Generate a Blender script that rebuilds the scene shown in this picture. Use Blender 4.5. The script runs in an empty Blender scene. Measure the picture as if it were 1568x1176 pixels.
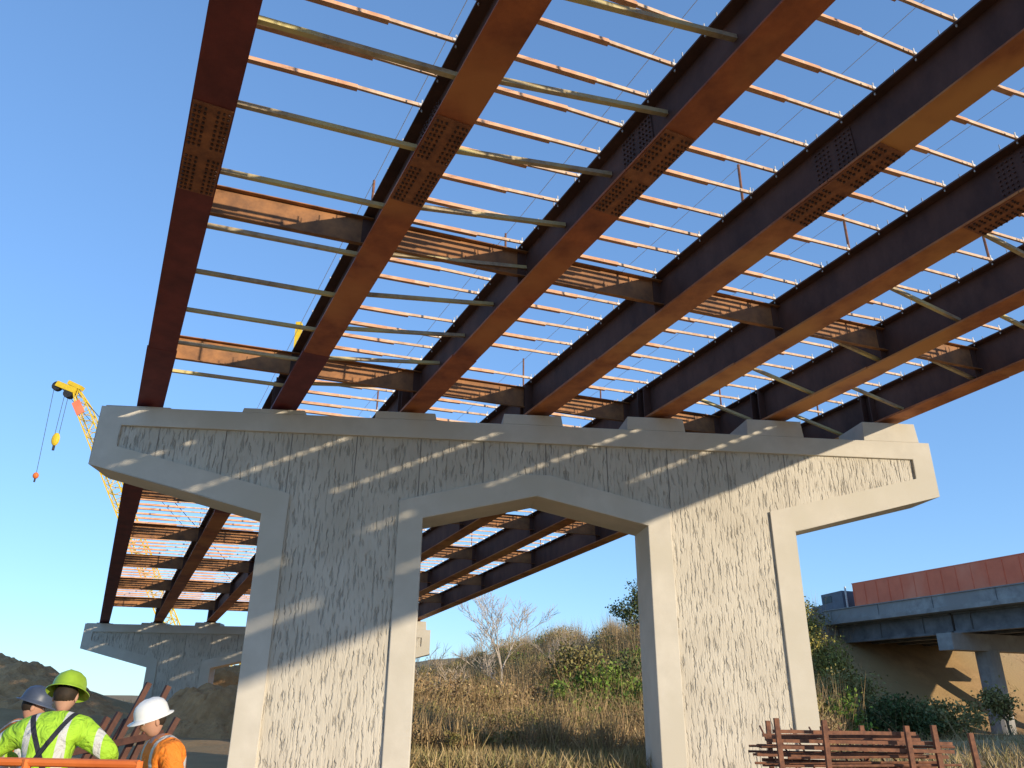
import bpy, bmesh, math, random
import numpy as np
from mathutils import Vector, Matrix, noise
random.seed(7); rng=np.random.default_rng(7)
scene=bpy.context.scene
COL=scene.collection
# ------------------------------------------------------------ helpers
def nd(nt,t,**k):
    n=nt.nodes.new(t)
    for a,b in k.items(): setattr(n,a,b)
    return n
def mat(name,base,dark=None,scale=3.0,rough=0.85,bump=0.2,bscale=40,bdist=0.01,metal=0.0,stretch=(1,1,1),third=None,tscale=0.6,detail=4):
    m=bpy.data.materials.new(name); m.use_nodes=True; nt=m.node_tree; L=nt.links
    bs=nt.nodes['Principled BSDF']; bs.inputs['Roughness'].default_value=rough; bs.inputs['Metallic'].default_value=metal
    bs.inputs['Specular IOR Level'].default_value=0.3
    tc=nd(nt,'ShaderNodeTexCoord'); mp=nd(nt,'ShaderNodeMapping'); mp.inputs['Scale'].default_value=stretch
    L.new(tc.outputs['Object'],mp.inputs['Vector'])
    dark=dark or tuple(c*0.6 for c in base)
    n=nd(nt,'ShaderNodeTexNoise'); n.inputs['Scale'].default_value=scale; n.inputs['Detail'].default_value=detail; n.inputs['Roughness'].default_value=.65
    L.new(mp.outputs[0],n.inputs['Vector'])
    r=nd(nt,'ShaderNodeValToRGB'); r.color_ramp.elements[0].position=.32; r.color_ramp.elements[1].position=.68
    r.color_ramp.elements[0].color=(*dark,1); r.color_ramp.elements[1].color=(*base,1)
    L.new(n.outputs['Fac'],r.inputs['Fac'])
    out=r.outputs['Color']
    if third:
        n2=nd(nt,'ShaderNodeTexNoise'); n2.inputs['Scale'].default_value=tscale; n2.inputs['Detail'].default_value=4
        L.new(tc.outputs['Object'],n2.inputs['Vector'])
        r2=nd(nt,'ShaderNodeValToRGB'); r2.color_ramp.elements[0].position=.45; r2.color_ramp.elements[1].position=.62
        L.new(n2.outputs['Fac'],r2.inputs['Fac'])
        mx=nd(nt,'ShaderNodeMixRGB'); L.new(r2.outputs['Color'],mx.inputs['Fac']); L.new(out,mx.inputs['Color1']); mx.inputs['Color2'].default_value=(*third,1)
        out=mx.outputs['Color']
    L.new(out,bs.inputs['Base Color'])
    if bump:
        nb=nd(nt,'ShaderNodeTexNoise'); nb.inputs['Scale'].default_value=bscale; nb.inputs['Detail'].default_value=3
        L.new(mp.outputs[0],nb.inputs['Vector'])
        b=nd(nt,'ShaderNodeBump'); b.inputs['Strength'].default_value=bump; b.inputs['Distance'].default_value=bdist
        L.new(nb.outputs['Fac'],b.inputs['Height']); L.new(b.outputs[0],bs.inputs['Normal'])
    return m
def attrmat(name,rough=.8):
    m=bpy.data.materials.new(name); m.use_nodes=True; nt=m.node_tree
    bs=nt.nodes['Principled BSDF']; bs.inputs['Roughness'].default_value=rough
    bs.inputs['Specular IOR Level'].default_value=0.15
    a=nd(nt,'ShaderNodeAttribute'); a.attribute_name='col'
    nt.links.new(a.outputs['Color'],bs.inputs['Base Color'])
    return m
def empty(name,loc=(0,0,0),rz=0):
    o=bpy.data.objects.new(name,None); o.location=loc; o.rotation_euler=(0,0,rz); COL.objects.link(o); return o
class MB:
    def __init__(s): s.v=[];s.f=[];s.m=[]
    def add(s,vs,fs,mi=0):
        o=len(s.v); s.v.extend([tuple(v) for v in vs]); s.f.extend([tuple(i+o for i in f) for f in fs]); s.m.extend([mi]*len(fs))
    def beam(s,A,B,w,h,mi=0,up=(0,0,1)):
        A=Vector(A);B=Vector(B); d=(B-A)
        if d.length<1e-6: return
        d.normalize(); up=Vector(up)
        if abs(d.dot(up))>.98: up=Vector((0,1,0))
        sd=d.cross(up).normalized(); u=sd.cross(d)
        vs=[]
        for P in (A,B):
            for a,b in((-1,-1),(1,-1),(1,1),(-1,1)): vs.append(P+sd*(a*w/2)+u*(b*h/2))
        s.add(vs,[(3,2,1,0),(4,5,6,7),(0,1,5,4),(1,2,6,5),(2,3,7,6),(3,0,4,7)],mi)
    def box(s,c,sz,mi=0,rz=0):
        c=Vector(c); ax=Vector((math.cos(rz),math.sin(rz),0))
        s.beam(c-ax*sz[0]/2,c+ax*sz[0]/2,sz[1],sz[2],mi)
    def tube(s,A,B,r1,r2=None,n=6,mi=0):
        r2=r1 if r2 is None else r2
        A=Vector(A);B=Vector(B);d=B-A
        if d.length<1e-6: return
        d.normalize(); up=Vector((0,0,1)) if abs(d.z)<.9 else Vector((1,0,0))
        a=d.cross(up).normalized(); b=a.cross(d)
        vs=[]
        for P,r in((A,r1),(B,r2)):
            for k in range(n):
                t=2*math.pi*k/n; vs.append(P+a*(r*math.cos(t))+b*(r*math.sin(t)))
        fs=[(k,(k+1)%n,n+(k+1)%n,n+k) for k in range(n)]+[tuple(range(n-1,-1,-1)),tuple(range(n,2*n))]
        s.add(vs,fs,mi)
    def ell(s,c,r,mi=0,seg=12,rings=8,M=None):
        c=Vector(c);vs=[];fs=[]
        for i in range(rings+1):
            th=math.pi*i/rings
            for j in range(seg):
                ph=2*math.pi*j/seg
                v=Vector((r[0]*math.sin(th)*math.cos(ph),r[1]*math.sin(th)*math.sin(ph),r[2]*math.cos(th)))
                if M: v=M@v
                vs.append(c+v)
        for i in range(rings):
            for j in range(seg):
                fs.append((i*seg+j,(i+1)*seg+j,(i+1)*seg+(j+1)%seg,i*seg+(j+1)%seg))
        s.add(vs,fs,mi)
    def extr(s,poly,y0,y1,mi=0,front=True,back=True):
        n=len(poly); vs=[(p[0],y0,p[1]) for p in poly]+[(p[0],y1,p[1]) for p in poly]
        fs=[(k,(k+1)%n,n+(k+1)%n,n+k) for k in range(n)]
        if front: fs.append(tuple(range(n-1,-1,-1)))
        if back: fs.append(tuple(range(n,2*n)))
        s.add(vs,fs,mi)
    def build(s,name,mats,parent=None,smooth=False,bevel=0,fix=False,loc=None):
        me=bpy.data.meshes.new(name); me.from_pydata(s.v,[],s.f)
        for m in mats: me.materials.append(m)
        me.polygons.foreach_set('material_index',s.m)
        if smooth: me.polygons.foreach_set('use_smooth',[True]*len(s.f))
        if fix:
            bm=bmesh.new(); bm.from_mesh(me); bmesh.ops.recalc_face_normals(bm,faces=bm.faces); bm.to_mesh(me); bm.free()
        me.update()
        o=bpy.data.objects.new(name,me); COL.objects.link(o)
        if parent: o.parent=parent
        if loc: o.location=loc
        if bevel:
            b=o.modifiers.new('Bevel','BEVEL'); b.width=bevel; b.segments=2; b.limit_method='ANGLE'; b.angle_limit=math.radians(40)
        return o
def np_mesh(name,verts,k,cols,material,parent=None):
    n=len(verts); nf=n//k
    me=bpy.data.meshes.new(name); me.vertices.add(n); me.vertices.foreach_set('co',verts.astype(np.float32).ravel())
    me.loops.add(n); me.loops.foreach_set('vertex_index',np.arange(n,dtype=np.int32))
    me.polygons.add(nf); me.polygons.foreach_set('loop_start',np.arange(0,n,k,dtype=np.int32))
    try: me.polygons.foreach_set('loop_total',np.full(nf,k,dtype=np.int32))
    except: pass
    me.update(calc_edges=True)
    ca=me.color_attributes.new(name='col',type='FLOAT_COLOR',domain='POINT')
    c4=np.ones((n,4),dtype=np.float32); c4[:,:3]=np.repeat(cols,k,axis=0); ca.data.foreach_set('color',c4.ravel())
    me.materials.append(material)
    o=bpy.data.objects.new(name,me); COL.objects.link(o)
    if parent: o.parent=parent
    return o
def leaf_verts(c,s,asp=.6):
    n=len(c); u=rng.normal(size=(n,3)); u/=np.linalg.norm(u,axis=1)[:,None]
    w=rng.normal(size=(n,3)); v=np.cross(u,w); v/=np.linalg.norm(v,axis=1)[:,None]
    u=u*s[:,None]; v=v*(s*asp)[:,None]
    return np.stack([c-u,c-v,c+u,c+v],axis=1).reshape(-1,3)
def blade_verts(base,h,lean,w):
    n=len(base); ang=rng.uniform(0,2*np.pi,n); sd=np.stack([np.cos(ang),np.sin(ang),np.zeros(n)],1)*w[:,None]
    a2=rng.uniform(0,2*np.pi,n); tip=base+np.stack([np.cos(a2)*lean,np.sin(a2)*lean,h],1)
    return np.stack([base-sd,base+sd,tip],axis=1).reshape(-1,3)

# ------------------------------------------------------------ materials
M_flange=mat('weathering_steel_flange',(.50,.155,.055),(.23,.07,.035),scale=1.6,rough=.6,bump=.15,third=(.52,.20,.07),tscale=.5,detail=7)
M_flangeO=mat('weathering_steel_flange_ochre',(.56,.21,.07),(.29,.10,.04),scale=1.6,rough=.6,bump=.15,third=(.60,.28,.09),tscale=.4,detail=7)
M_flangeD=mat('weathering_steel_purple',(.22,.05,.045),(.12,.03,.032),scale=1.6,rough=.6,bump=.15,detail=7)
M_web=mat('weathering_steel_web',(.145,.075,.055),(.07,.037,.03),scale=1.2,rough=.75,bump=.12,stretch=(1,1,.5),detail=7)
M_splice=mat('splice_plate_steel',(.40,.16,.07),(.20,.08,.045),scale=5,rough=.7)
M_bolt=mat('bolt_steel',(.11,.05,.035),(.06,.032,.026),scale=5,rough=.6,bump=0)
M_joist=mat('form_joist_orange',(.80,.47,.28),(.55,.28,.15),scale=3,rough=.75,bump=0)
M_joist2=mat('form_joist_pale',(.78,.56,.38),(.50,.31,.19),scale=5,rough=.7,bump=0)
M_galv=mat('galvanised_steel',(.7,.68,.65),(.5,.48,.45),scale=8,rough=.5,metal=.2,bump=0)
M_strut=mat('brace_timber',(.58,.47,.31),(.32,.25,.17),scale=6,rough=.85,bump=0,third=(.66,.56,.26),tscale=.8)
M_diaph=mat('diaphragm_steel',(.44,.20,.075),(.20,.10,.05),scale=2.5,rough=.7,bump=0)
M_conc=mat('smooth_concrete',(.65,.595,.50),(.55,.50,.415),scale=1.3,rough=.9,bump=.25,bscale=30,bdist=.006,third=(.56,.51,.415),tscale=.5,detail=7)
M_old=mat('old_concrete',(.42,.405,.38),(.24,.23,.22),scale=1.5,rough=.9,bump=.3,bscale=20,third=(.30,.28,.26),tscale=.3,detail=7)
M_oldbeam=mat('old_girder',(.24,.24,.24),(.12,.12,.125),scale=1.0,rough=.8,bump=0)
def panel_mat():
    m=bpy.data.materials.new('formliner_concrete'); m.use_nodes=True; nt=m.node_tree; L=nt.links
    bs=nt.nodes['Principled BSDF']; bs.inputs['Roughness'].default_value=.95
    bs.inputs['Specular IOR Level'].default_value=0.2
    def M(op,a,b=None,c_=None):
        n=nd(nt,'ShaderNodeMath',operation=op)
        for k,x in enumerate((a,b,c_)):
            if x is None: continue
            if isinstance(x,(int,float)): n.inputs[k].default_value=x
            else: L.new(x,n.inputs[k])
        return n.outputs[0]
    tc=nd(nt,'ShaderNodeTexCoord'); sp=nd(nt,'ShaderNodeSeparateXYZ'); L.new(tc.outputs['Object'],sp.inputs[0])
    mp=nd(nt,'ShaderNodeMapping'); mp.inputs['Scale'].default_value=(19,1,2.1); L.new(tc.outputs['Object'],mp.inputs[0])
    nw=nd(nt,'ShaderNodeTexNoise'); nw.inputs['Scale'].default_value=10; nw.inputs['Detail'].default_value=2; L.new(tc.outputs['Object'],nw.inputs['Vector'])
    ad=nd(nt,'ShaderNodeVectorMath',operation='MULTIPLY_ADD'); L.new(nw.outputs['Color'],ad.inputs[0]); ad.inputs[1].default_value=(1.5,0,.3); L.new(mp.outputs[0],ad.inputs[2])
    n=nd(nt,'ShaderNodeTexNoise'); n.inputs['Scale'].default_value=1.0; n.inputs['Detail'].default_value=2; n.inputs['Roughness'].default_value=.5; L.new(ad.outputs[0],n.inputs['Vector'])
    # narrow broken grooves between fractured ribs
    mr=nd(nt,'ShaderNodeMapRange'); mr.interpolation_type='SMOOTHSTEP'; L.new(n.outputs['Fac'],mr.inputs['Value']); mr.inputs['From Min'].default_value=.30; mr.inputs['From Max'].default_value=.47
    rib=mr.outputs[0]
    d=M('MULTIPLY_ADD',sp.outputs['X'],1/1.7,50.35)
    lt=M('LESS_THAN',M('ABSOLUTE',M('SUBTRACT',M('FRACT',d),.5)),.008)
    jn=M('MULTIPLY',lt,M('GREATER_THAN',sp.outputs['Z'],6.5))
    hh=M('SUBTRACT',M('ADD',rib,M('MULTIPLY',n.outputs['Fac'],.9)),jn)
    b=nd(nt,'ShaderNodeBump'); b.inputs['Strength'].default_value=.9; b.inputs['Distance'].default_value=.028; L.new(hh,b.inputs['Height']); L.new(b.outputs[0],bs.inputs['Normal'])
    n2=nd(nt,'ShaderNodeTexNoise'); n2.inputs['Scale'].default_value=.7; n2.inputs['Detail'].default_value=5; L.new(tc.outputs['Object'],n2.inputs['Vector'])
    c=nd(nt,'ShaderNodeValToRGB'); c.color_ramp.elements[0].position=.35; c.color_ramp.elements[1].position=.65
    c.color_ramp.elements[0].color=(.53,.475,.385,1); c.color_ramp.elements[1].color=(.61,.555,.46,1); L.new(n2.outputs['Fac'],c.inputs['Fac'])
    mx=nd(nt,'ShaderNodeMixRGB',blend_type='MULTIPLY'); mx.inputs['Fac'].default_value=.30
    L.new(c.outputs[0],mx.inputs['Color1']); L.new(rib,mx.inputs['Color2'])
    m2=nd(nt,'ShaderNodeMixRGB'); L.new(jn,m2.inputs['Fac']); L.new(mx.outputs[0],m2.inputs['Color1']); m2.inputs['Color2'].default_value=(.27,.245,.21,1)
    L.new(m2.outputs[0],bs.inputs['Base Color'])
    return m
M_panel=panel_mat()
M_ground=mat('dirt_and_dry_grass',(.46,.29,.14),(.29,.18,.085),scale=.8,rough=.95,bump=.5,bscale=6,bdist=.08,third=(.36,.24,.11),tscale=.12,detail=7)
M_dirt=mat('excavated_dirt',(.58,.33,.15),(.36,.20,.09),scale=1.5,rough=.95,bump=.8,bscale=5,bdist=.12,detail=7)
M_leaf=attrmat('foliage')
M_twig=attrmat('dry_stems')
M_yel=mat('crane_yellow',(.80,.55,.03),(.66,.44,.03),scale=4,rough=.5,bump=0)
M_dark=mat('dark_rubber_steel',(.04,.04,.045),(.02,.02,.022),scale=4,rough=.6,bump=0)
M_red=mat('trailer_red',(.86,.21,.10),(.76,.17,.08),scale=1,rough=.55,bump=0,third=(.86,.26,.14),tscale=.3)
M_glass=mat('dark_glass',(.03,.04,.05),(.02,.025,.03),rough=.1,bump=0)
M_white=mat('white_paint',(.78,.78,.76),(.68,.68,.66),scale=5,rough=.4,bump=0)
M_rust=mat('rusty_rebar',(.30,.13,.07),(.13,.06,.04),scale=9,rough=.8,bump=0)
M_rustd=mat('rusty_bar_dark',(.14,.06,.04),(.07,.035,.028),scale=9,rough=.8,bump=0)
M_orange=mat('orange_paint',(.80,.20,.04),(.65,.14,.03),scale=5,rough=.5,bump=0)

# ------------------------------------------------------------ terrain
B0=(26.2,65.0); DB=(-.345,.938); LN=(-.938,-.345)
def ss(a,b,x):
    t=max(0,min(1,(x-a)/(b-a))); return t*t*(3-2*t)
def height(x,y):
    dx,dy=x-B0[0],y-B0[1]; q=dx*LN[0]+dy*LN[1]; l=dx*DB[0]+dy*DB[1]
    fl=1-ss(2.5,34,q) if q>-10 else ss(-42,-22,q)
    fe=ss(-10,3,l)
    top=7.55+max(0,min(l,220))*.018
    h=top*fl*fe
    h+=3.6*math.exp(-(((x+36)/12)**2+((y-50)/9)**2))
    h+=2.6*math.exp(-(((x+52)/20)**2+((y-70)/16)**2))
    far=ss(150,500,math.hypot(x,y)); h+=far*6*(noise.noise(Vector((x/160,y/160,3)))+.4)
    amp=.35*ss(22,45,y) if abs(q+8)>11 else .04
    h+=amp*noise.fractal(Vector((x/5,y/5,0)),1.0,2.0,4)
    return h
def axis(lo,hi,d0,d1,step):
    a=list(np.arange(d0,d1,step)); s=step; p=d1
    while p<hi: a.append(p); s*=1.16; p+=s
    a.append(hi); s=step; p=d0-step; b=[]
    while p>lo: b.append(p); s*=1.16; p-=s
    b.append(lo); return sorted(b+a)
XS=axis(-1500,1500,-50,60,.9); YS=axis(-400,2500,-5,120,.9)
gv=[(x,y,height(x,y)) for y in YS for x in XS]; W=len(XS)
gf=[(j*W+i,j*W+i+1,(j+1)*W+i+1,(j+1)*W+i) for j in range(len(YS)-1) for i in range(W-1)]
g=MB(); g.v=gv; g.f=gf; g.m=[0]*len(gf); g.build('ground',[M_ground],smooth=True)
def mound(name,cx,cy,rx,ry,hh,seed):
    m=MB(); n=80; vs=[];fs=[]
    for j in range(n+1):
        for i in range(n+1):
            u=-1+2*i/n; v=-1+2*j/n; rr=math.sqrt(u*u+v*v)
            x=cx+u*rx;y=cy+v*ry
            h=hh*(1-ss(.25,1,rr))
            h+=(.5*noise.turbulence(Vector((x*.7,y*.7,seed)),4,True)-.15)*(1-ss(.75,1,rr))*1.2
            vs.append((x,y,height(x,y)-.12+max(0,h)))
    for j in range(n):
        for i in range(n): fs.append((j*(n+1)+i,j*(n+1)+i+1,(j+1)*(n+1)+i+1,(j+1)*(n+1)+i))
    m.add(vs,fs); return m.build(name,[M_dirt])
mound('dirt_mound',-20.3,59.5,6.5,4.2,3.3,1.0)
mound('dirt_mound',-14.4,41,4.6,3.6,2.1,4.0)
mound('dirt_mound',-31,47,11,6,1.0,8.0)

# ------------------------------------------------------------ bridge piers
PH=math.radians(6)
def pier(loc,base,tops):
    root=empty('bridge_pier',loc,PH)
    TOP=8.69
    out=[(-11.5,TOP),(11.5,TOP),(11.5,7.1),(7.07,5.98),(7.07,base),(2.99,base),(2.99,6.0),(0,6.69),(-2.99,6.0),(-2.99,base),(-7.07,base),(-7.07,5.98),(-11.5,7.1)]
    b=MB(); b.extr(out,.07,1.4,0)
    b.m[-2]=1
    b.build('pier_body',[M_conc,M_panel],root,fix=True)
    O=[(-11.5,TOP),(11.5,TOP),(11.5,7.1),(7.07,5.98),(7.07,base)]
    I=[(-10.9,8.17),(10.9,8.17),(10.9,7.6),(6.44,6.5),(6.44,base)]
    fr=MB()
    def quad(a,b_,c,d):
        fr.extr([a,b_,c,d],0,.07,0,front=True,back=False)
    for k in range(4): quad(O[k],O[k+1],I[k+1],I[k])
    O2=[(-x,z) for x,z in O]; I2=[(-x,z) for x,z in I]
    for k in range(1,4): quad(O2[k],O2[k+1],I2[k+1],I2[k])
    for s in(1,-1):
        quad((2.99*s,base),(2.99*s,6.0),(3.62*s,6.45),(3.62*s,base))
        quad((2.99*s,6.0),(0,6.69),(.35*s,7.28),(3.62*s,6.45))
    fr.extr([(0,6.69),(.35,7.28),(-.35,7.28)],0,.07,0,back=False)
    o=fr.build('raised_frame',[M_conc],root)
    bm=bmesh.new(); bm.from_mesh(o.data); bmesh.ops.remove_doubles(bm,verts=bm.verts,dist=.0005)
    seen={}
    for f in bm.faces:
        key=tuple(sorted(v.index for v in f.verts)); seen.setdefault(key,[]).append(f)
    dele=[f for fs in seen.values() if len(fs)>1 for f in fs]
    if dele: bmesh.ops.delete(bm,geom=dele,context='FACES_ONLY')
    bmesh.ops.recalc_face_normals(bm,faces=bm.faces); bm.to_mesh(o.data); bm.free()
    bv=o.modifiers.new('Bevel','BEVEL'); bv.width=.02; bv.segments=2; bv.limit_method='ANGLE'
    pd=MB(); br=MB()
    for i in range(7):
        p=-10.55+3.49*i; zt=tops(i)
        x0,x1=max(-11.49,p-.86),p+.82
        pd.extr([(x0,TOP),(x0+.03,zt),(x1-.05,zt),(x1,TOP)],.012,1.385,0)
        br.box((p,.7,zt+.035),(.75,.62,.07),0)
    pd.build('bearing_pedestals',[M_conc],root,bevel=.02,fix=True)
    br.build('bearings',[M_web],root)
    return root
POR=Vector((.696,20.073,0))
pier(POR,-.4,lambda i:8.72+.09*i)
G=Vector((-.4509,.8926,0)); R=Vector((.8926,.4509,0))
LS=39.1
pier(POR+G*LS+Vector((0,0,-.063*LS)),-6.0,lambda i:8.72+.09*i)

# ------------------------------------------------------------ steel girder bridge
OB=Vector((-9.87,19.67,0)); SP=3.26; SK=1.239; CS=.095; D=1.05
def BP(q,l,dz=0): return OB+R*q+G*l+Vector((0,0,8.8+.0037*q-.063*l+dz))
bridge=empty('steel_girder_bridge',(0,0,0))
UPN=Vector((0,0,1))
ROWS=[-34,-27.8,-21.5,-9.0,-2.8,3.4,9.6,15.8,22.0,28.2,34.4]
for i in range(7):
    q=SP*i; l0=-38-SK*i; l1=40.4-SK*i; lsp=-11.15-SK*i
    mb=MB()
    def pl(a,b,w,h,dz,mi,dq=0): mb.beam(BP(q+dq,a,dz),BP(q+dq,b,dz),w,h,mi)
    fm=3 if i==0 else 0
    fm2=3 if i<2 else 0
    pl(l0,lsp-6.0,.62,.04,.02,fm); pl(lsp-6.0,lsp-.006,.60,.035,.0175,fm)
    pl(lsp+.006,lsp+7.2,.60,.045,.0225,fm); pl(lsp+7.2,l1-30,.64,.06,.025,fm2); pl(l1-30,l1,.60,.04,.02,fm)
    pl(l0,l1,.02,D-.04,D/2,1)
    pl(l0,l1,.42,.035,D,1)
    for rl in ROWS:
        lr=rl-CS*q
        for s in(-1,1): mb.beam(BP(q+s*.12,lr,.06),BP(q+s*.12,lr,D-.02),.02,.2,1,up=R)
    for c in (0,LS):
        for s in(-1,1):
            for dl in(-.15,.15): mb.beam(BP(q+s*.14,-SK*i+c+dl,.06),BP(q+s*.14,-SK*i+c+dl,D-.02),.025,.24,1,up=R)
    pl(lsp-1.05,lsp+1.05,.56,.022,-.0135,2)
    for s in(-1,1):
        pl(lsp-1.05,lsp+1.05,.24,.022,.06,2,dq=s*.155)
        pl(lsp-.42,lsp+.42,.018,D-.2,D/2+.01,1,dq=s*.021)
        for c in range(8):
            for r_ in range(8):
                P=BP(q+s*.03,lsp+(-.36+c*.09 + (.09 if c>3 else 0)),.2+r_*.1)
                mb.tube(P,P+R*(s*.032),.018,n=6,mi=4)
        for c in range(20):
            if c in(9,10): continue
            for a in(.09,.17,.235):
                P=BP(q+s*a,lsp-.97+c*.1025,-.0245)
                mb.tube(P,P-UPN*.03,.021,n=6,mi=4)
    for k in range(int((l1-l0)/.4)):
        lk=l0+.2+k*.4
        P=BP(q-.18+ (.0 if k%2 else .36),lk,D+.01); mb.tube(P,P+UPN*random.uniform(.08,.16),.012,n=4,mi=5)
    k=l0+3
    while k<l1:
        mb.tube(BP(q,k,D),BP(q,k,D+1.1),.028,n=6,mi=6); k+=9.3+random.uniform(-.8,.8)
    mb.tube(BP(q-.02,l0+3,D+1.03),BP(q-.02,l1-1,D+1.03),.007,n=4,mi=5)
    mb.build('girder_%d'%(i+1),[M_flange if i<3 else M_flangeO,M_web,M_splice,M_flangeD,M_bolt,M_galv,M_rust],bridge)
dj=MB(); jt=MB(); st=MB()
for i in range(6):
    q=SP*i
    for l in ROWS:
        A=lambda dz,s: BP(q+.02+s*(SP-.04),l-CS*(q+s*SP),dz)
        if l-CS*q< -37-SK*i or l-CS*q>39-SK*i: continue
        dj.beam(A(.66,0),A(.66,1),.014,.60,0); dj.beam(A(.96,0)-G*.05,A(.96,1)-G*.05,.11,.018,0); dj.beam(A(.36,0)-G*.05,A(.36,1)-G*.05,.11,.018,0)
    l=-36.5
    while l<38.5:
        lq=l-CS*q+random.uniform(-.06,.06); step=.74
        ok=(lq>-37.6-SK*i and lq<39.4-SK*i) and not(i==0 and -11.6<lq<3)
        if ok and random.random()>.04:
            dz=D+.062; m=.62*SP+random.uniform(-.14,.14); e=random.uniform(-.05,.05)
            A=BP(q+.17,lq,dz); Mx=BP(q+m,lq-CS*m,dz); Ms=BP(q+m-.35,lq-CS*(m-.35),dz+.005); B_=BP(q+SP-.18,lq-CS*(SP-.2)+e,dz+.005)
            jt.beam(A,Mx,.05,.08,0); jt.beam(A-UPN*.04,Mx-UPN*.04,.09,.014,0)
            jt.beam(Ms,B_,.045,.06,1)
            jt.tube(A-UPN*.10,A+UPN*.14,.014,n=5,mi=2); jt.tube(B_-UPN*.13,B_+UPN*.12,.014,n=5,mi=2)
            jt.beam(B_-R*.06,B_+R*.02,.06,.045,2)
        l+=step
    l=-15.4
    while l<-2.3:
        lq=l-CS*q
        if i==0: z0,z1=.13,.14
        elif i==1: z0,z1=.25,.62
        elif i in(4,5): z0,z1=.95,.2
        else: z0=None
        if z0 is not None:
            st.beam(BP(q+.02,lq,z0),BP(q+SP-.02,lq-CS*SP,z1),.085,.075,0)
        l+=1.6 if i<2 else 2.2
dj.build('diaphragms',[M_diaph],bridge); jt.build('formwork_joists',[M_joist,M_joist2,M_galv],bridge); st.build('brace_timbers',[M_strut],bridge)

# ------------------------------------------------------------ concrete overpass
ov=empty('concrete_overpass'); 
D3=Vector((DB[0],DB[1],0)); RT=Vector((.938,.345,0)); BB=Vector((B0[0],B0[1],0))
def OP(m,l,z): return BB+RT*m+D3*l+Vector((0,0,z))
o=MB()
o.beam(OP(.2,.8,8.4),OP(.2,-90,8.4),.35,.8,0); o.beam(OP(12.8,.8,8.4),OP(12.8,-90,8.4),.35,.8,0)
o.beam(OP(.15,.8,8.83),OP(.15,-90,8.83),.42,.07,0)
o.beam(OP(6.5,.9,7.84),OP(6.5,-90,7.84),13.5,.30,0)
for m in(1.1,3.8,6.5,9.2,11.9):
    for a,b in((.5,-10.4),(-10.6,-34.4),(-34.6,-60),(-60.2,-90)):
        o.beam(OP(m,a,7.0),OP(m,b,7.0),.22,1.3,1); o.beam(OP(m,a,6.38),OP(m,b,6.38),.6,.16,1); o.beam(OP(m,a,7.62),OP(m,b,7.62),.55,.14,1)
    for l in range(-88,0,4): o.beam(OP(m-.16,l,6.47),OP(m-.16,l,7.54),.03,.12,1,up=RT)
for l in range(-90,2,5):
    o.beam(OP(-.0,l,8.02),OP(-.0,l,8.78),.02,.03,1,up=RT)
for l in(-10.5,-34.5,-60.1):
    o.beam(OP(-.1,l,5.75),OP(13.1,l,5.75),1.2,1.1,0)
    for m in(3.6,9.6):
        o.tube(OP(m,l,-1),OP(m,l,5.25),.75,n=20,mi=0)
o.beam(OP(-.2,1.2,6.9),OP(13.2,1.2,6.9),1.0,2.6,0)
o.beam(OP(-.1,1.5,7.6),OP(-.1,6.5,7.0),.35,2.2,0)
o.build('overpass_structure',[M_old,M_oldbeam],ov,bevel=0)
rd=MB(); n=60
asph=mat('asphalt',(.06,.06,.06),(.045,.045,.047),scale=5,rough=.9)
vs=[];fs=[]
for k in range(n+1):
    l=1.7+k*3.5; z=7.62+max(0,min(l,220))*.018+.02
    vs+= [OP(.8,l,z),OP(12.2,l,z)]
for k in range(n): fs.append((2*k,2*k+1,2*k+3,2*k+2))
rd.add(vs,fs); rd.build('road',[asph])
gr=MB()
for k in range(28):
    l=2+k*3; z=7.62+l*.018
    gr.beam(OP(.4,l,z-.1),OP(.4,l,z+.75),.12,.15,0)
gr.beam(OP(.3,2,8.3),OP(.3,84,8.3+1.48),.06,.3,0)
gr.build('guardrail',[M_galv])
tr=empty('semi_truck'); t=MB()
t.beam(OP(3.3,-.6,9.62),OP(3.3,-19.5,9.62),2.5,2.65,0)
for l in np.arange(-19.3,-.6,1.24): t.beam(OP(2.035,l,8.42),OP(2.035,l,10.85),.012,.03,0,up=RT)
t.beam(OP(3.3,-.55,8.3),OP(3.3,-19.55,8.3),2.54,.1,1); t.beam(OP(3.3,-.55,10.98),OP(3.3,-19.55,10.98),2.54,.06,0)
for l in(-16.2,-17.5,-.2,1.1,4.2):
    for m in(2.3,4.3): t.tube(OP(m-.15,l,8.5),OP(m+.15,l,8.5),.5,n=16,mi=1)
t.beam(OP(3.3,.0,8.6),OP(3.3,4.9,8.6),1.1,.3,1)
t.beam(OP(3.3,.7,9.75),OP(3.3,3.2,9.65),2.4,1.7,4)
t.beam(OP(3.3,3.2,9.2),OP(3.3,4.9,9.05),2.2,1.0,4)
t.beam(OP(2.08,2.0,10.05),OP(2.08,3.0,10.0),.02,.55,2)
t.beam(OP(3.3,3.18,10.1),OP(3.3,3.24,10.1),2.0,.55,2)
t.tube(OP(2.3,.5,8.8),OP(2.3,.5,10.9),.08,n=8,mi=3)
t.build('truck_body',[M_red,M_dark,M_glass,M_galv,mat('cab_grey_blue',(.12,.14,.18),(.09,.10,.13),rough=.4,bump=0)],tr)

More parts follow.
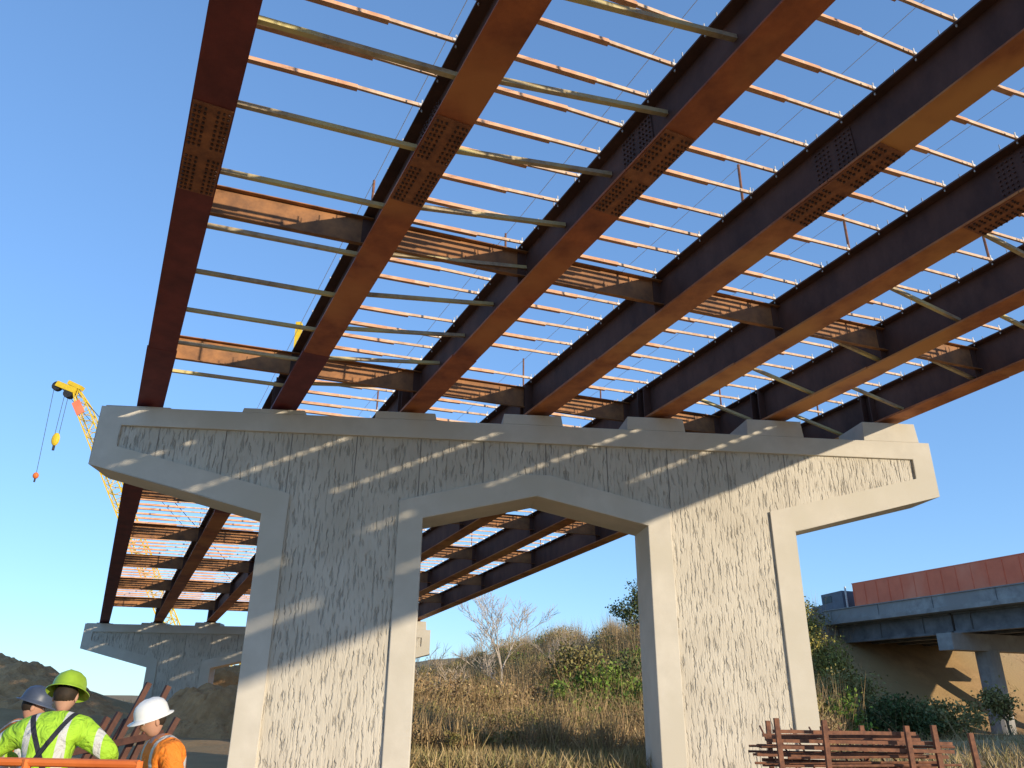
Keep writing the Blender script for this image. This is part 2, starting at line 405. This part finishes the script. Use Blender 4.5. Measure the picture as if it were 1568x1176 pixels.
# ------------------------------------------------------------ cranes
cr=empty('crawler_crane'); c=MB()
BF=Vector((-34.0,90,2.6)); BH=Vector((-54.7,90,37.2))
def lattice(mb,A,B,w0,w1,n,mi=0,r=.07):
    d=(B-A).normalized(); s=Vector((0,1,0)); u=s.cross(d).normalized()
    prev=None
    for k in range(n+1):
        t_=k/n; w=w0+(w1-w0)*t_
        if t_<.08: w*=.35+t_/.08*.65
        if t_>.93: w*=.45+(1-t_)/.07*.55
        P=A.lerp(B,t_); cs=[P+s*(a*w/2)+u*(b*w/2) for a,b in((-1,-1),(1,-1),(1,1),(-1,1))]
        if prev:
            for j in range(4):
                mb.tube(prev[j],cs[j],r,n=5,mi=mi)
                a_,b_=(j,(j+1)%4) if k%2 else ((j+1)%4,j)
                mb.tube(prev[a_],cs[b_],r*.6,n=4,mi=mi)
                mb.tube(cs[j],cs[(j+1)%4],r*.6,n=4,mi=mi)
        prev=cs
lattice(c,BF,BH,1.5,1.4,30,r=.085)
TIP=Vector((-57.3,90,38.2))
c.beam(BH,TIP,.9,.7,0); c.beam(BH+Vector((.6,0,.4)),BH+Vector((-1.2,0,1.2)),.8,.5,0)
c.tube(TIP+Vector((0,-.3,-.3)),TIP+Vector((0,.3,-.3)),.6,n=12,mi=1); c.tube(BH+Vector((-.9,-.4,-.3)),BH+Vector((-.9,.4,-.3)),.6,n=12,mi=1)
c.beam(BH+Vector((.6,-.8,-1.6)),BH+Vector((1.6,-.8,-3.2)),.1,1.0,2)
for dx in(-.25,.25):
    c.tube(BH+Vector((-1.2+dx,0,0)),Vector((-55.9+dx,90,31.4)),.035,n=4,mi=1)
c.tube(TIP+Vector((-.4,0,0)),Vector((-57.2,90,26.6)),.035,n=4,mi=1); c.tube(TIP,BF+Vector((6,0,8)),.03,n=4,mi=1)
c.ell((-55.9,90,30.9),(.5,.3,.85),0); c.tube((-55.9,90,30.1),(-55.9,90,29.5),.15,n=8,mi=1)
c.ell((-57.2,90,26.3),(.33,.33,.4),3); c.tube((-57.2,90,26),(-57.2,90,25.5),.1,n=6,mi=1)
for s in(-2.2,2.2): c.box((-31.5,90+s,1.2),(8,.9,1.3),1); c.tube((-35.4,90+s-.45,1.2),(-35.4,90+s+.45,1.2),.65,n=14,mi=1); c.tube((-27.6,90+s-.45,1.2),(-27.6,90+s+.45,1.2),.65,n=14,mi=1)
c.box((-30.5,90,3),(7,3,2),0); c.box((-34,88.2,3.4),(1.8,1.4,2),0); c.box((-34.2,87.49,3.7),(1.2,.04,1.1),4); c.box((-26.5,90,2.9),(1.5,3.4,1.8),1)
lattice(c,Vector((-31,90,4)),Vector((-26,90,10)),1,.6,6,r=.06); c.tube((-26,90,10),BH,.04,n=4,mi=1)
c.build('crane_body',[M_yel,M_dark,M_red,M_orange,M_glass],cr)
bl=empty('mobile_crane'); c=MB()
c.beam((-16.9,62,1.5),(-18.6,62,16),.65,.7,0); c.beam((-18.6,62,16),(-19.2,62,33.0),.5,.55,0)
c.box((-15,62,.5),(8,2.5,.8),1); c.box((-12,62,1.4),(2,2.3,1.2),1); c.box((-16,62,1.4),(3,2.4,1.0),0)
for x in(-18,-16.5,-13.5,-12): 
    for s in(-1.2,1.2): c.tube((x,62+s-.2,.4),(x,62+s+.2,.4),.6,n=14,mi=1)
c.build('mobile_crane_body',[M_yel,M_dark],bl)

# ------------------------------------------------------------ vegetation
pal_brown=np.array([(.42,.28,.14),(.32,.21,.11),(.49,.35,.18),(.25,.17,.10),(.38,.29,.13)])
pal_olive=np.array([(.26,.22,.08),(.19,.18,.06),(.34,.28,.10),(.27,.21,.09)])
pal_green=np.array([(.12,.20,.035),(.17,.26,.04),(.09,.14,.03),(.22,.27,.06)])
pal_dark=np.array([(.06,.085,.03),(.08,.11,.035),(.11,.125,.05)])
pal_yel=np.array([(.36,.29,.07),(.27,.24,.06),(.18,.18,.05)])
def pick(p,n): 
    return p[rng.integers(0,len(p),n)]*rng.uniform(.7,1.25,(n,1))
def shrub_leaves(x,y,w,h,n,size):
    z0=height(x,y); K=max(6,int(w*7)); 
    d=rng.normal(size=(K,3)); d/=np.linalg.norm(d,axis=1)[:,None]; d*=rng.uniform(.45,1,(K,1))
    cc=np.stack([x+d[:,0]*w/2,y+d[:,1]*w/2,z0+h*.5+d[:,2]*h*.45],1)
    idx=rng.integers(0,K,n); c=cc[idx]+rng.normal(size=(n,3))*np.array([w,w,h])*.10
    c[:,2]=np.maximum(c[:,2],z0+.03)
    return c, size*rng.uniform(.6,1.4,n)
def shrub_stems(x,y,w,h,n):
    z0=height(x,y); base=np.stack([x+rng.normal(size=n)*w*.16,y+rng.normal(size=n)*w*.16,np.full(n,z0)],1)
    return blade_verts(base,h*rng.uniform(.5,1.15,n),w*rng.uniform(.05,.6,n),rng.uniform(.012,.03,n))
lv=[];lc=[];sv=[];sc=[]
for k in range(740):
    if k<380: t_=33+85*rng.random()**1.15; a=rng.uniform(-.22,.40)
    elif k<570: t_=36+80*rng.random()**1.1; a=rng.uniform(-.16,.22)
    else: t_=rng.uniform(24,38); a=rng.uniform(-.17,.34)
    x=a*t_;y=t_
    dx,dy=x-B0[0],y-B0[1]; qb=dx*LN[0]+dy*LN[1]
    if qb<.8: continue
    w=rng.uniform(1.4,3.8); h=rng.uniform(1.0,2.7)
    if t_<38: h*=.65
    if t_<30: h*=.7; w*=.6
    kind=rng.random()
    pal=pal_brown if kind<.68 else pal_olive if kind<.88 else pal_dark if kind<.94 else pal_green
    if t_<33 and pal is not pal_olive: pal=pal_brown
    n=int(200+130*w)
    c_,s_=shrub_leaves(x,y,w,h,n,(.07 if t_>33 else .045) if pal is pal_brown else (.1 if t_>33 else .06)); lv.append(leaf_verts(c_,s_,.35 if pal is pal_brown else .6)); lc.append(pick(pal,n))
    m_=110; sv.append(shrub_stems(x,y,w,h*1.25,m_)); sc.append(pick(pal_brown,m_)*1.1)
np_mesh('brush',np.concatenate(lv),4,np.concatenate(lc),M_leaf)
N=44000; tt=22+75*rng.random(N)**1.3; aa=rng.uniform(-.75,.75,N)
N2=26000; tt=np.concatenate([tt,21+16*rng.random(N2)]); aa=np.concatenate([aa,rng.uniform(-.2,.3,N2)]); gx=aa*tt; gy=tt
keep=[];bz=[]
for j,(x,y) in enumerate(zip(gx,gy)):
    dx,dy=x-B0[0],y-B0[1]; qb=dx*LN[0]+dy*LN[1]
    k=not(-13<qb<.3) and (noise.noise(Vector((x*.35,y*.35,9)))>(-.3 if j>N else -.12))
    if x/y<-.2 and y<60: k=False
    keep.append(k); bz.append(height(x,y) if k else 0)
keep=np.array(keep); base=np.stack([gx,gy,np.array(bz)],1)[keep]; n=len(base)
sv.append(blade_verts(base,rng.uniform(.12,.6,n),rng.uniform(.1,.5,n),rng.uniform(.012,.03,n))); sc.append(pick(np.array([(.50,.38,.20),(.42,.30,.15),(.34,.26,.12),(.28,.25,.10)]),n))
np_mesh('dry_grass',np.concatenate(sv),3,np.concatenate(sc),M_twig)
def shrub(name,x,y,w,h,pal,n=2600,size=.1):
    r_=empty(name,(0,0,0)); c_,s_=shrub_leaves(x,y,w,h,n,size)
    np_mesh('leaves',leaf_verts(c_,s_),4,pick(pal,n),M_leaf,r_)
    np_mesh('stems',shrub_stems(x,y,w,h,80),3,pick(pal_brown,80),M_twig,r_)
shrub('green_shrub',5.0,41,4.4,3.3,pal_green,6000)
shrub('green_shrub',2.9,47,2.8,3.0,pal_green,3000)
shrub('green_shrub',6.6,50,3.8,4.4,pal_dark,3600)
shrub('olive_shrub',4.3,54,4.0,4.6,pal_olive,3600)
shrub('brown_shrub',8.2,40,3.4,2.2,pal_brown,3000,.08)
shrub('brown_shrub',9.0,47,4.2,3.8,pal_brown,4000,.08)
shrub('brown_shrub',0.2,43,3.8,2.6,pal_brown,3500,.08)
shrub('brown_shrub',-3.2,40,4.0,2.8,pal_brown,3500,.08)
shrub('brown_shrub',1.6,36,2.6,1.5,pal_olive,2500,.07)
shrub('olive_shrub',-3.6,50,4.0,3.4,pal_brown,3500,.08)
shrub('olive_shrub',20.5,50,4.5,3.6,pal_olive,5000)
shrub('olive_shrub',22.0,56,4.0,5.5,pal_yel,5500)
shrub('green_shrub',21.0,46,4.5,2.4,pal_dark,4200)
shrub('olive_shrub',24.5,47,4.2,2.0,pal_olive,4200)
def tree(name,x,y,H,pal=None,nl=0,bark=(.36,.29,.22),seed=1,spread=.55,levels=5,trunk=.09,lsize=.1):
    rd_=random.Random(seed); r_=empty(name,(0,0,0)); mb=MB(); tips=[]
    def br(P,d,L,r,lev):
        segs=3; p=P
        for s in range(segs):
            d=(d+Vector((rd_.gauss(0,.12),rd_.gauss(0,.12),rd_.gauss(.04,.08)))).normalized()
            p2=p+d*(L/segs); mb.tube(p,p2,r*(1-.25*s/segs),r*(1-.25*(s+1)/segs),n=5 if lev<2 else 3)
            if lev>0 or s>0:
                if lev<levels and s<segs-1:
                    nd_=(d+Vector((rd_.uniform(-1,1),rd_.uniform(-1,1),rd_.uniform(-.1,.6)))*spread*1.4).normalized(); br(p2,nd_,L*.62,max(r*.5,.013),lev+1)
            p=p2
        r*=.75
        if lev<levels:
            for _ in range(2 if lev else 3):
                nd_=(d+Vector((rd_.uniform(-1,1),rd_.uniform(-1,1),rd_.uniform(-.2,.5)))*spread).normalized(); br(p,nd_,L*.7,max(r*.7,.013),lev+1)
        else: tips.append(p)
    z0=height(x,y); br(Vector((x,y,z0-.2)),Vector((0,0,1)),H*.3,trunk,0)
    mb.build('branches',[mat('bark_'+name,bark,tuple(c*.7 for c in bark),scale=6,bump=0)],r_)
    if nl:
        tp=np.array([tuple(p) for p in tips]); idx=rng.integers(0,len(tp),nl); c_=tp[idx]+rng.normal(size=(nl,3))*.22
        np_mesh('leaves',leaf_verts(c_,lsize*rng.uniform(.6,1.3,nl)),4,pick(pal,nl),M_leaf,r_)
tree('bare_tree',-.6,56,10.8,seed=3,bark=(.58,.48,.38),levels=5,trunk=.10,spread=.75)
tree('bare_tree',-6.0,62,8,seed=5,bark=(.5,.42,.33),levels=4,spread=.7)
tree('bare_tree',3.0,62,6.5,seed=8,bark=(.45,.36,.27),levels=4,spread=.7)
tree('bare_tree',-3.4,46,5.2,seed=21,bark=(.5,.40,.3),levels=4,trunk=.05,spread=.8)
tree('bare_tree',7.6,38,4.2,seed=9,bark=(.5,.42,.32),levels=4,trunk=.06)
tree('leafy_tree',10.2,64,7.8,pal_dark,3600,seed=31,levels=4,trunk=.10,bark=(.20,.15,.11),spread=.8,lsize=.11)
tree('leafy_tree',23.3,60,7.0,pal_yel,3400,seed=12,levels=4,trunk=.14,bark=(.16,.12,.09))
tree('leafy_tree',28,47,3.2,pal_olive,1500,seed=14,levels=4,trunk=.08,bark=(.2,.15,.1),spread=.8)

# ------------------------------------------------------------ rack of rusty steel
rk=empty('rebar_rack'); m=MB()
for x,y,zt in((4.15,13.0,1.42),(4.42,14.3,1.36),(4.85,12.9,1.40),(6.15,13.0,1.33),(6.62,13.1,1.34),(7.45,13.6,1.22),(6.0,14.3,1.3),(5.3,14.2,1.28)):
    m.beam((x+random.uniform(-.05,.05),y,0),(x,y,zt),.07,.07,0)
for k in range(46):
    z=.12+(k//5)*.125+random.uniform(-.03,.03); y=13.1+(k%5)*.26+random.uniform(-.05,.05)
    x0=4.0+random.uniform(-.15,.35); x1=6.75+random.uniform(-.5,.3)
    if random.random()<.5: m.beam((x0,y,z),(x1,y+random.uniform(-.1,.1),z+random.uniform(-.04,.04)),.06,.05,0)
    else: m.tube((x0,y,z),(x1,y+random.uniform(-.1,.1),z+random.uniform(-.05,.05)),.02,n=6)
for k in range(9):
    x=4.3+k*.28; m.tube((x,12.95,.3),(x+random.uniform(-.1,.1),14.3,1.25+random.uniform(-.05,.05)),.016,n=5)
m.build('rack_steel',[M_rust],rk)
m=MB()
for k in range(7):
    x=-4.65+k*.09; m.beam((x-.25+random.uniform(-.1,.1),9.0+k*.05,0),(x+.2+random.uniform(-.1,.1),9.5+k*.04,1.35+random.uniform(0,.45)),.05,.06,0)
m.beam((-5.0,9.25,1.0),(-3.8,9.3,1.25),.07,.07,0); m.beam((-4.9,9.2,.7),(-3.9,9.3,.5),.07,.07,0)
m.build('leaning_steel_bars',[M_rustd])
m=MB()
P=[(-1.98,4.6),(-3.25,4.75),(-4.2,5.3)]
for x,y in P+[(-2.62,4.67)]: m.tube((x,y,0),(x,y,1.29),.022,n=8)
for z in(1.275,.95,.5):
    for a_,b_ in((0,1),(1,2)): m.tube((P[a_][0],P[a_][1],z),(P[b_][0],P[b_][1],z),.022 if z>1.2 else .018,n=8)
m.beam((-4.6,6.3,1.35),(-3.9,6.45,1.22),.06,.08,0); m.beam((-4.3,6.3,0),(-4.3,6.36,1.3),.05,.05,0); m.beam((-3.92,6.4,0),(-3.92,6.45,1.22),.05,.05,0)
m.build('orange_guard_railing',[M_orange])

# ------------------------------------------------------------ people
def skin_mesh(vs,es,rad,sub=2):
    me=bpy.data.meshes.new('tmp'); me.from_pydata([tuple(v) for v in vs],es,[]); ob=bpy.data.objects.new('tmp',me); COL.objects.link(ob)
    ob.modifiers.new('s','SKIN')
    for i,r in enumerate(rad):
        d=me.skin_vertices[0].data[i]; d.radius=(r,r) if not isinstance(r,tuple) else r; d.use_root=(i==0)
    s=ob.modifiers.new('u','SUBSURF'); s.levels=sub; s.render_levels=sub
    dg=bpy.context.evaluated_depsgraph_get(); dg.update(); ev=ob.evaluated_get(dg); m2=ev.to_mesh()
    v=[tuple(x.co) for x in m2.vertices]; f=[tuple(p.vertices) for p in m2.polygons]; ev.to_mesh_clear()
    bpy.data.objects.remove(ob); return v,f
def vestmat(name,base,sleeves):
    m=bpy.data.materials.new(name); m.use_nodes=True; nt=m.node_tree; L=nt.links; bs=nt.nodes['Principled BSDF']; bs.inputs['Roughness'].default_value=.8
    tc=nd(nt,'ShaderNodeTexCoord'); sp=nd(nt,'ShaderNodeSeparateXYZ'); L.new(tc.outputs['Object'],sp.inputs[0])
    def M(op,a,b=None,c_=None):
        n=nd(nt,'ShaderNodeMath',operation=op)
        for k,x in enumerate((a,b,c_)):
            if x is None: continue
            if isinstance(x,(int,float)): n.inputs[k].default_value=x
            else: L.new(x,n.inputs[k])
        return n.outputs[0]
    ax=M('ABSOLUTE',sp.outputs['X']); z=sp.outputs['Z']
    vert=M('MULTIPLY',M('LESS_THAN',M('ABSOLUTE',M('SUBTRACT',ax,.115)),.026),M('GREATER_THAN',z,1.12))
    hor=M('MULTIPLY',M('LESS_THAN',M('ABSOLUTE',M('SUBTRACT',z,1.13)),.028),M('LESS_THAN',ax,.24))
    slv=M('MULTIPLY',M('LESS_THAN',M('ABSOLUTE',M('SUBTRACT',ax,.33)),.025),M('GREATER_THAN',ax,.2))
    msk=M('MAXIMUM',M('MAXIMUM',vert,hor),slv)
    har=M('LESS_THAN',M('ABSOLUTE',M('SUBTRACT',ax,M('MULTIPLY',M('ABSOLUTE',M('SUBTRACT',z,1.27)),.55))),.02)
    har=M('MULTIPLY',har,M('LESS_THAN',ax,.2)); 
    n=nd(nt,'ShaderNodeTexNoise'); n.inputs['Scale'].default_value=14; n.inputs['Detail'].default_value=3; L.new(tc.outputs['Object'],n.inputs['Vector'])
    r=nd(nt,'ShaderNodeValToRGB'); r.color_ramp.elements[0].color=(*[c*.72 for c in base],1); r.color_ramp.elements[1].color=(*base,1); L.new(n.outputs['Fac'],r.inputs[0])
    x1=nd(nt,'ShaderNodeMixRGB'); L.new(msk,x1.inputs[0]); L.new(r.outputs[0],x1.inputs[1]); x1.inputs[2].default_value=(.55,.55,.52,1)
    x2=nd(nt,'ShaderNodeMixRGB'); 
    if sleeves: L.new(har,x2.inputs[0])
    else: x2.inputs[0].default_value=0
    L.new(x1.outputs[0],x2.inputs[1]); x2.inputs[2].default_value=(.02,.02,.03,1)
    L.new(x2.outputs[0],bs.inputs['Base Color'])
    n3=nd(nt,'ShaderNodeTexNoise'); n3.inputs['Scale'].default_value=9; n3.inputs['Detail'].default_value=3; n3.inputs['Distortion'].default_value=1.2; L.new(tc.outputs['Object'],n3.inputs['Vector'])
    b=nd(nt,'ShaderNodeBump'); b.inputs['Strength'].default_value=.9; b.inputs['Distance'].default_value=.05; L.new(n3.outputs['Fac'],b.inputs['Height']); L.new(b.outputs[0],bs.inputs['Normal'])
    return m
M_skin=mat('skin',(.50,.28,.19),(.44,.23,.15),scale=10,rough=.55,bump=0)
M_hair=mat('dark_hair',(.04,.025,.015),(.02,.015,.01),scale=30,rough=.7,bump=0)
M_pants=mat('work_trousers',(.05,.06,.09),(.03,.035,.05),scale=8,rough=.9)
M_boot=mat('boots',(.07,.05,.03),(.04,.03,.02),scale=8,rough=.7)
M_glove=mat('work_gloves',(.25,.2,.14),(.15,.12,.08),scale=12)
def person(name,loc,rz,J,vest,helmet,hpitch=0,hyaw=0,sc=1.0):
    root=empty(name,loc,rz); root.scale=(sc,sc,sc)
    names=['pelvis','waist','chest','nb','neck','shL','elL','wrL','shR','elR','wrR','hipL','knL','anL','toL','hipR','knR','anR','toR']
    V=[Vector(J[n]) for n in names]; ix={n:i for i,n in enumerate(names)}
    ed=[('pelvis','waist'),('waist','chest'),('chest','nb'),('nb','neck'),('nb','shL'),('shL','elL'),('elL','wrL'),('nb','shR'),('shR','elR'),('elR','wrR'),('pelvis','hipL'),('hipL','knL'),('knL','anL'),('anL','toL'),('pelvis','hipR'),('hipR','knR'),('knR','anR'),('anR','toR')]
    rad=[.15,.155,.18,.12,.062,.098,.07,.048,.098,.07,.048,.105,.075,.055,.045,.105,.075,.055,.045]
    v,f=skin_mesh(V,[(ix[a],ix[b]) for a,b in ed],rad)
    mb=MB(); 
    wl,wr=Vector(J['wrL']),Vector(J['wrR']); nk=Vector(J['neck'])
    mats_=[vest,M_pants,M_skin,M_glove,M_boot]
    mb.v=v; mb.f=f
    for fc in f:
        cpt=sum((Vector(v[i]) for i in fc),Vector())/len(fc)
        if cpt.z<.11: k=4
        elif cpt.z<.93 and min((cpt-wl).length,(cpt-wr).length)>.16 and abs(cpt.x)<.3 : k=1
        elif (cpt-nk).length<.075: k=2
        else: k=0
        mb.m.append(k)
    for w,e,sx in((wl,Vector(J['elL']),-1),(wr,Vector(J['elR']),1)):
        d=(w-e).normalized(); s=d.cross(Vector((0,0,1)))
        if s.length<.1: s=Vector((1,0,0))
        s.normalize(); s*=sx; nrm=d.cross(s).normalized(); 
        if nrm.z>0: nrm=-nrm
        pv,pf=skin_mesh([w-d*.02,w+d*.04,w+d*.085],[(0,1),(1,2)],[(.028,.028),(.038,.022),(.036,.02)]); mb.add(pv,pf,3)
        for k,(off,ln) in enumerate(((-.03,.075),(-.01,.085),(.011,.08),(.03,.062))):
            b0=w+d*.08+s*off; p1=b0+d*ln*.45+nrm*.01; p2=p1+d*ln*.2+nrm*ln*.35; p3=p2-d*ln*.1+nrm*ln*.3
            fv,ff=skin_mesh([b0-d*.02,b0,p1,p2,p3],[(0,1),(1,2),(2,3),(3,4)],[.01,.01,.0095,.009,.0075],1); mb.add(fv,ff,3)
        b0=w+d*.03-s*.03; p1=b0-s*.03+d*.03+nrm*.01; p2=p1+d*.03+nrm*.015
        fv,ff=skin_mesh([b0,p1,p2],[(0,1),(1,2)],[.013,.0115,.009],1); mb.add(fv,ff,3)
    mb.build('body',mats_,root,smooth=True)
    H=MB(); HC=Vector(J['head']); Mr=Matrix.Rotation(hyaw,3,'Z')@Matrix.Rotation(-hpitch,3,'X')
    seg,rings=24,18; vs=[];fs=[]
    for i in range(rings+1):
        th=math.pi*i/rings
        for j in range(seg):
            ph=2*math.pi*j/seg; x=math.sin(th)*math.cos(ph); y=math.sin(th)*math.sin(ph); z=math.cos(th)
            X=x*.076;Y=y*.096;Z=z*.118
            if z<0: X*=1-.28*(-z)**1.3; Y=Y*(1-.2*(-z)) if y>0 else Y*(1-.35*(-z))
            if y>0: 
                Y+=.022*math.exp(-(x/.16)**2)*math.exp(-((z+.22)/.16)**2)
                Y-=.008*math.exp(-((abs(x)-.4)/.15)**2)*math.exp(-((z-.05)/.12)**2)
                Y+=.008*math.exp(-(x/.3)**2)*math.exp(-((z+.85)/.15)**2)
            vs.append(HC+Mr@Vector((X,Y,Z)))
    for i in range(rings):
        for j in range(seg): fs.append((i*seg+j,(i+1)*seg+j,(i+1)*seg+(j+1)%seg,i*seg+(j+1)%seg))
    H.add(vs,fs,0)
    for s in(-1,1):
        H.ell(HC+Mr@Vector((s*.031,.083,.006)),(.012,.008,.007),2,10,6,Mr); H.ell(HC+Mr@Vector((s*.031,.0895,.006)),(.005,.004,.005),1,8,6,Mr)
        H.ell(HC+Mr@Vector((s*.076,-.005,-.01)),(.01,.018,.03),0,10,8,Mr)
        H.ell(HC+Mr@Vector((s*.031,.088,.026)),(.018,.006,.004),1,8,4,Mr)
    H.ell(HC+Mr@Vector((0,.085,-.062)),(.024,.008,.006),3,10,6,Mr)
    H.ell(HC+Mr@Vector((0,-.02,.012)),(.08,.088,.085),1,16,10,Mr)
    H.build('head',[M_skin,M_hair,M_white,mat('lips',(.35,.13,.1),bump=0)],root,smooth=True)
    K=MB(); base=HC+Mr@Vector((0,0,.035)); vs=[];fs=[]; n=28
    prof=[(1.26,0,-.012),(1.27,0,-.006),(1.02,.0,.006),(1.0,.0,.03),(.96,.0,.07),(.82,.0,.105),(.55,.0,.13),(.25,.0,.142),(.02,0,.145)]
    for r_,_,z in prof:
        for j in range(n):
            ph=2*math.pi*j/n; ex=1+ (.10*max(0,math.sin(ph)) if r_>1.1 else 0); rdg=.006*(math.exp(-(math.cos(ph)/.2)**2)) if .2<r_<1 else 0
            vs.append(base+Mr@Vector((.112*r_*math.cos(ph)*ex,.135*r_*math.sin(ph)*ex,z+rdg)))
    for i in range(len(prof)-1):
        for j in range(n): fs.append((i*n+j,i*n+(j+1)%n,(i+1)*n+(j+1)%n,(i+1)*n+j))
    K.add(vs,fs,0); K.build('hard_hat',[helmet],root,smooth=True)
    return root
def joints(lean=0,arm='out'):
    J=dict(pelvis=(0,0,.96),waist=(0,.01+lean*.15,1.1),chest=(0,.02+lean*.45,1.3),nb=(0,.03+lean*.8,1.45),neck=(0,.05+lean*1.0,1.535),head=(0,.075+lean*1.2,1.635),
      shL=(-.185,.02+lean*.75,1.42),shR=(.185,.02+lean*.75,1.42),hipL=(-.1,0,.9),hipR=(.1,0,.9),knL=(-.12,.04,.5),knR=(.13,.02,.5),anL=(-.13,-.02,.09),anR=(.14,-.03,.09),toL=(-.16,.14,.045),toR=(.17,.14,.045))
    if arm=='out': J.update(elL=(-.38,.08,1.27),elR=(.40,.08,1.27),wrL=(-.3,.32,1.2),wrR=(.34,.34,1.2))
    elif arm=='reach': J.update(elL=(-.30,.22,1.2),elR=(.30,.22,1.2),wrL=(-.2,.46,1.12),wrR=(.2,.46,1.12))
    else: J.update(elL=(-.27,.02,1.14),elR=(.27,.05,1.14),wrL=(-.2,.2,.98),wrR=(.22,.24,1.0))
    return J
V_green=vestmat('hi_vis_lime_vest',(.42,.72,.04),True)
V_orange=vestmat('hi_vis_orange_jacket',(.92,.25,.02),False)
HM_g=mat('hard_hat_lime',(.40,.62,.05),bump=0,rough=.4); HM_n=mat('hard_hat_blue_grey',(.08,.10,.15),bump=0,rough=.4); HM_w=mat('hard_hat_white',(.78,.78,.76),(.7,.7,.68),bump=0,rough=.35)
person('construction_worker',(-3.15,5.8,0),math.radians(8),joints(.08,'out'),V_green,HM_g,hpitch=.35,sc=.985)
person('construction_worker',(-4.24,7.1,0),math.radians(-60),joints(.1,'reach'),V_orange,HM_n,hpitch=.3,sc=.935)
person('construction_worker',(-2.42,6.2,0),math.radians(130),joints(.12,'low'),V_orange,HM_w,hpitch=.35,hyaw=.1,sc=.888)

# ------------------------------------------------------------ light, sky, camera
S=Vector((2.051,-1.843,.585)).normalized()
el=math.asin(S.z); az=math.atan2(S.x,S.y)
w=bpy.data.worlds.new('World'); scene.world=w; w.use_nodes=True; nt=w.node_tree
sk=nd(nt,'ShaderNodeTexSky'); sk.sky_type='NISHITA'; sk.sun_disc=False; sk.sun_elevation=el; sk.sun_rotation=az; sk.altitude=200; sk.air_density=1.0; sk.dust_density=.1; sk.ozone_density=1.5
ga=nd(nt,'ShaderNodeGamma'); ga.inputs[1].default_value=.62
ml=nd(nt,'ShaderNodeMixRGB',blend_type='MULTIPLY'); ml.inputs[0].default_value=1; ml.inputs[2].default_value=(.66,1.0,1.5,1)
bg=nt.nodes['Background']; nt.links.new(sk.outputs[0],ga.inputs[0]); nt.links.new(ga.outputs[0],ml.inputs[1]); nt.links.new(ml.outputs[0],bg.inputs[0]); bg.inputs[1].default_value=.30
sd=bpy.data.lights.new('sun','SUN'); sd.energy=5.0; sd.angle=math.radians(.5); sd.color=(1,.86,.65)
so=bpy.data.objects.new('sun',sd); COL.objects.link(so); so.rotation_euler=S.to_track_quat('Z','Y').to_euler(); so.location=(40,-40,40)
scene.view_settings.view_transform='Standard'
cd=bpy.data.cameras.new('camera'); cam=bpy.data.objects.new('camera',cd); COL.objects.link(cam); scene.camera=cam
th=math.radians(22.5); ro=.0105
F=Vector((0,math.cos(th),math.sin(th))); R0=Vector((1,0,0)); U0=R0.cross(F)
Rr=R0*math.cos(ro)+U0*math.sin(ro); Uu=U0*math.cos(ro)-R0*math.sin(ro)
Mx=Matrix((Rr,Uu,-F)).transposed().to_4x4(); Mx.translation=Vector((0,0,1.6)); cam.matrix_world=Mx
cd.sensor_width=36; cd.lens=27.05; cd.clip_end=5000; cd.clip_start=.05
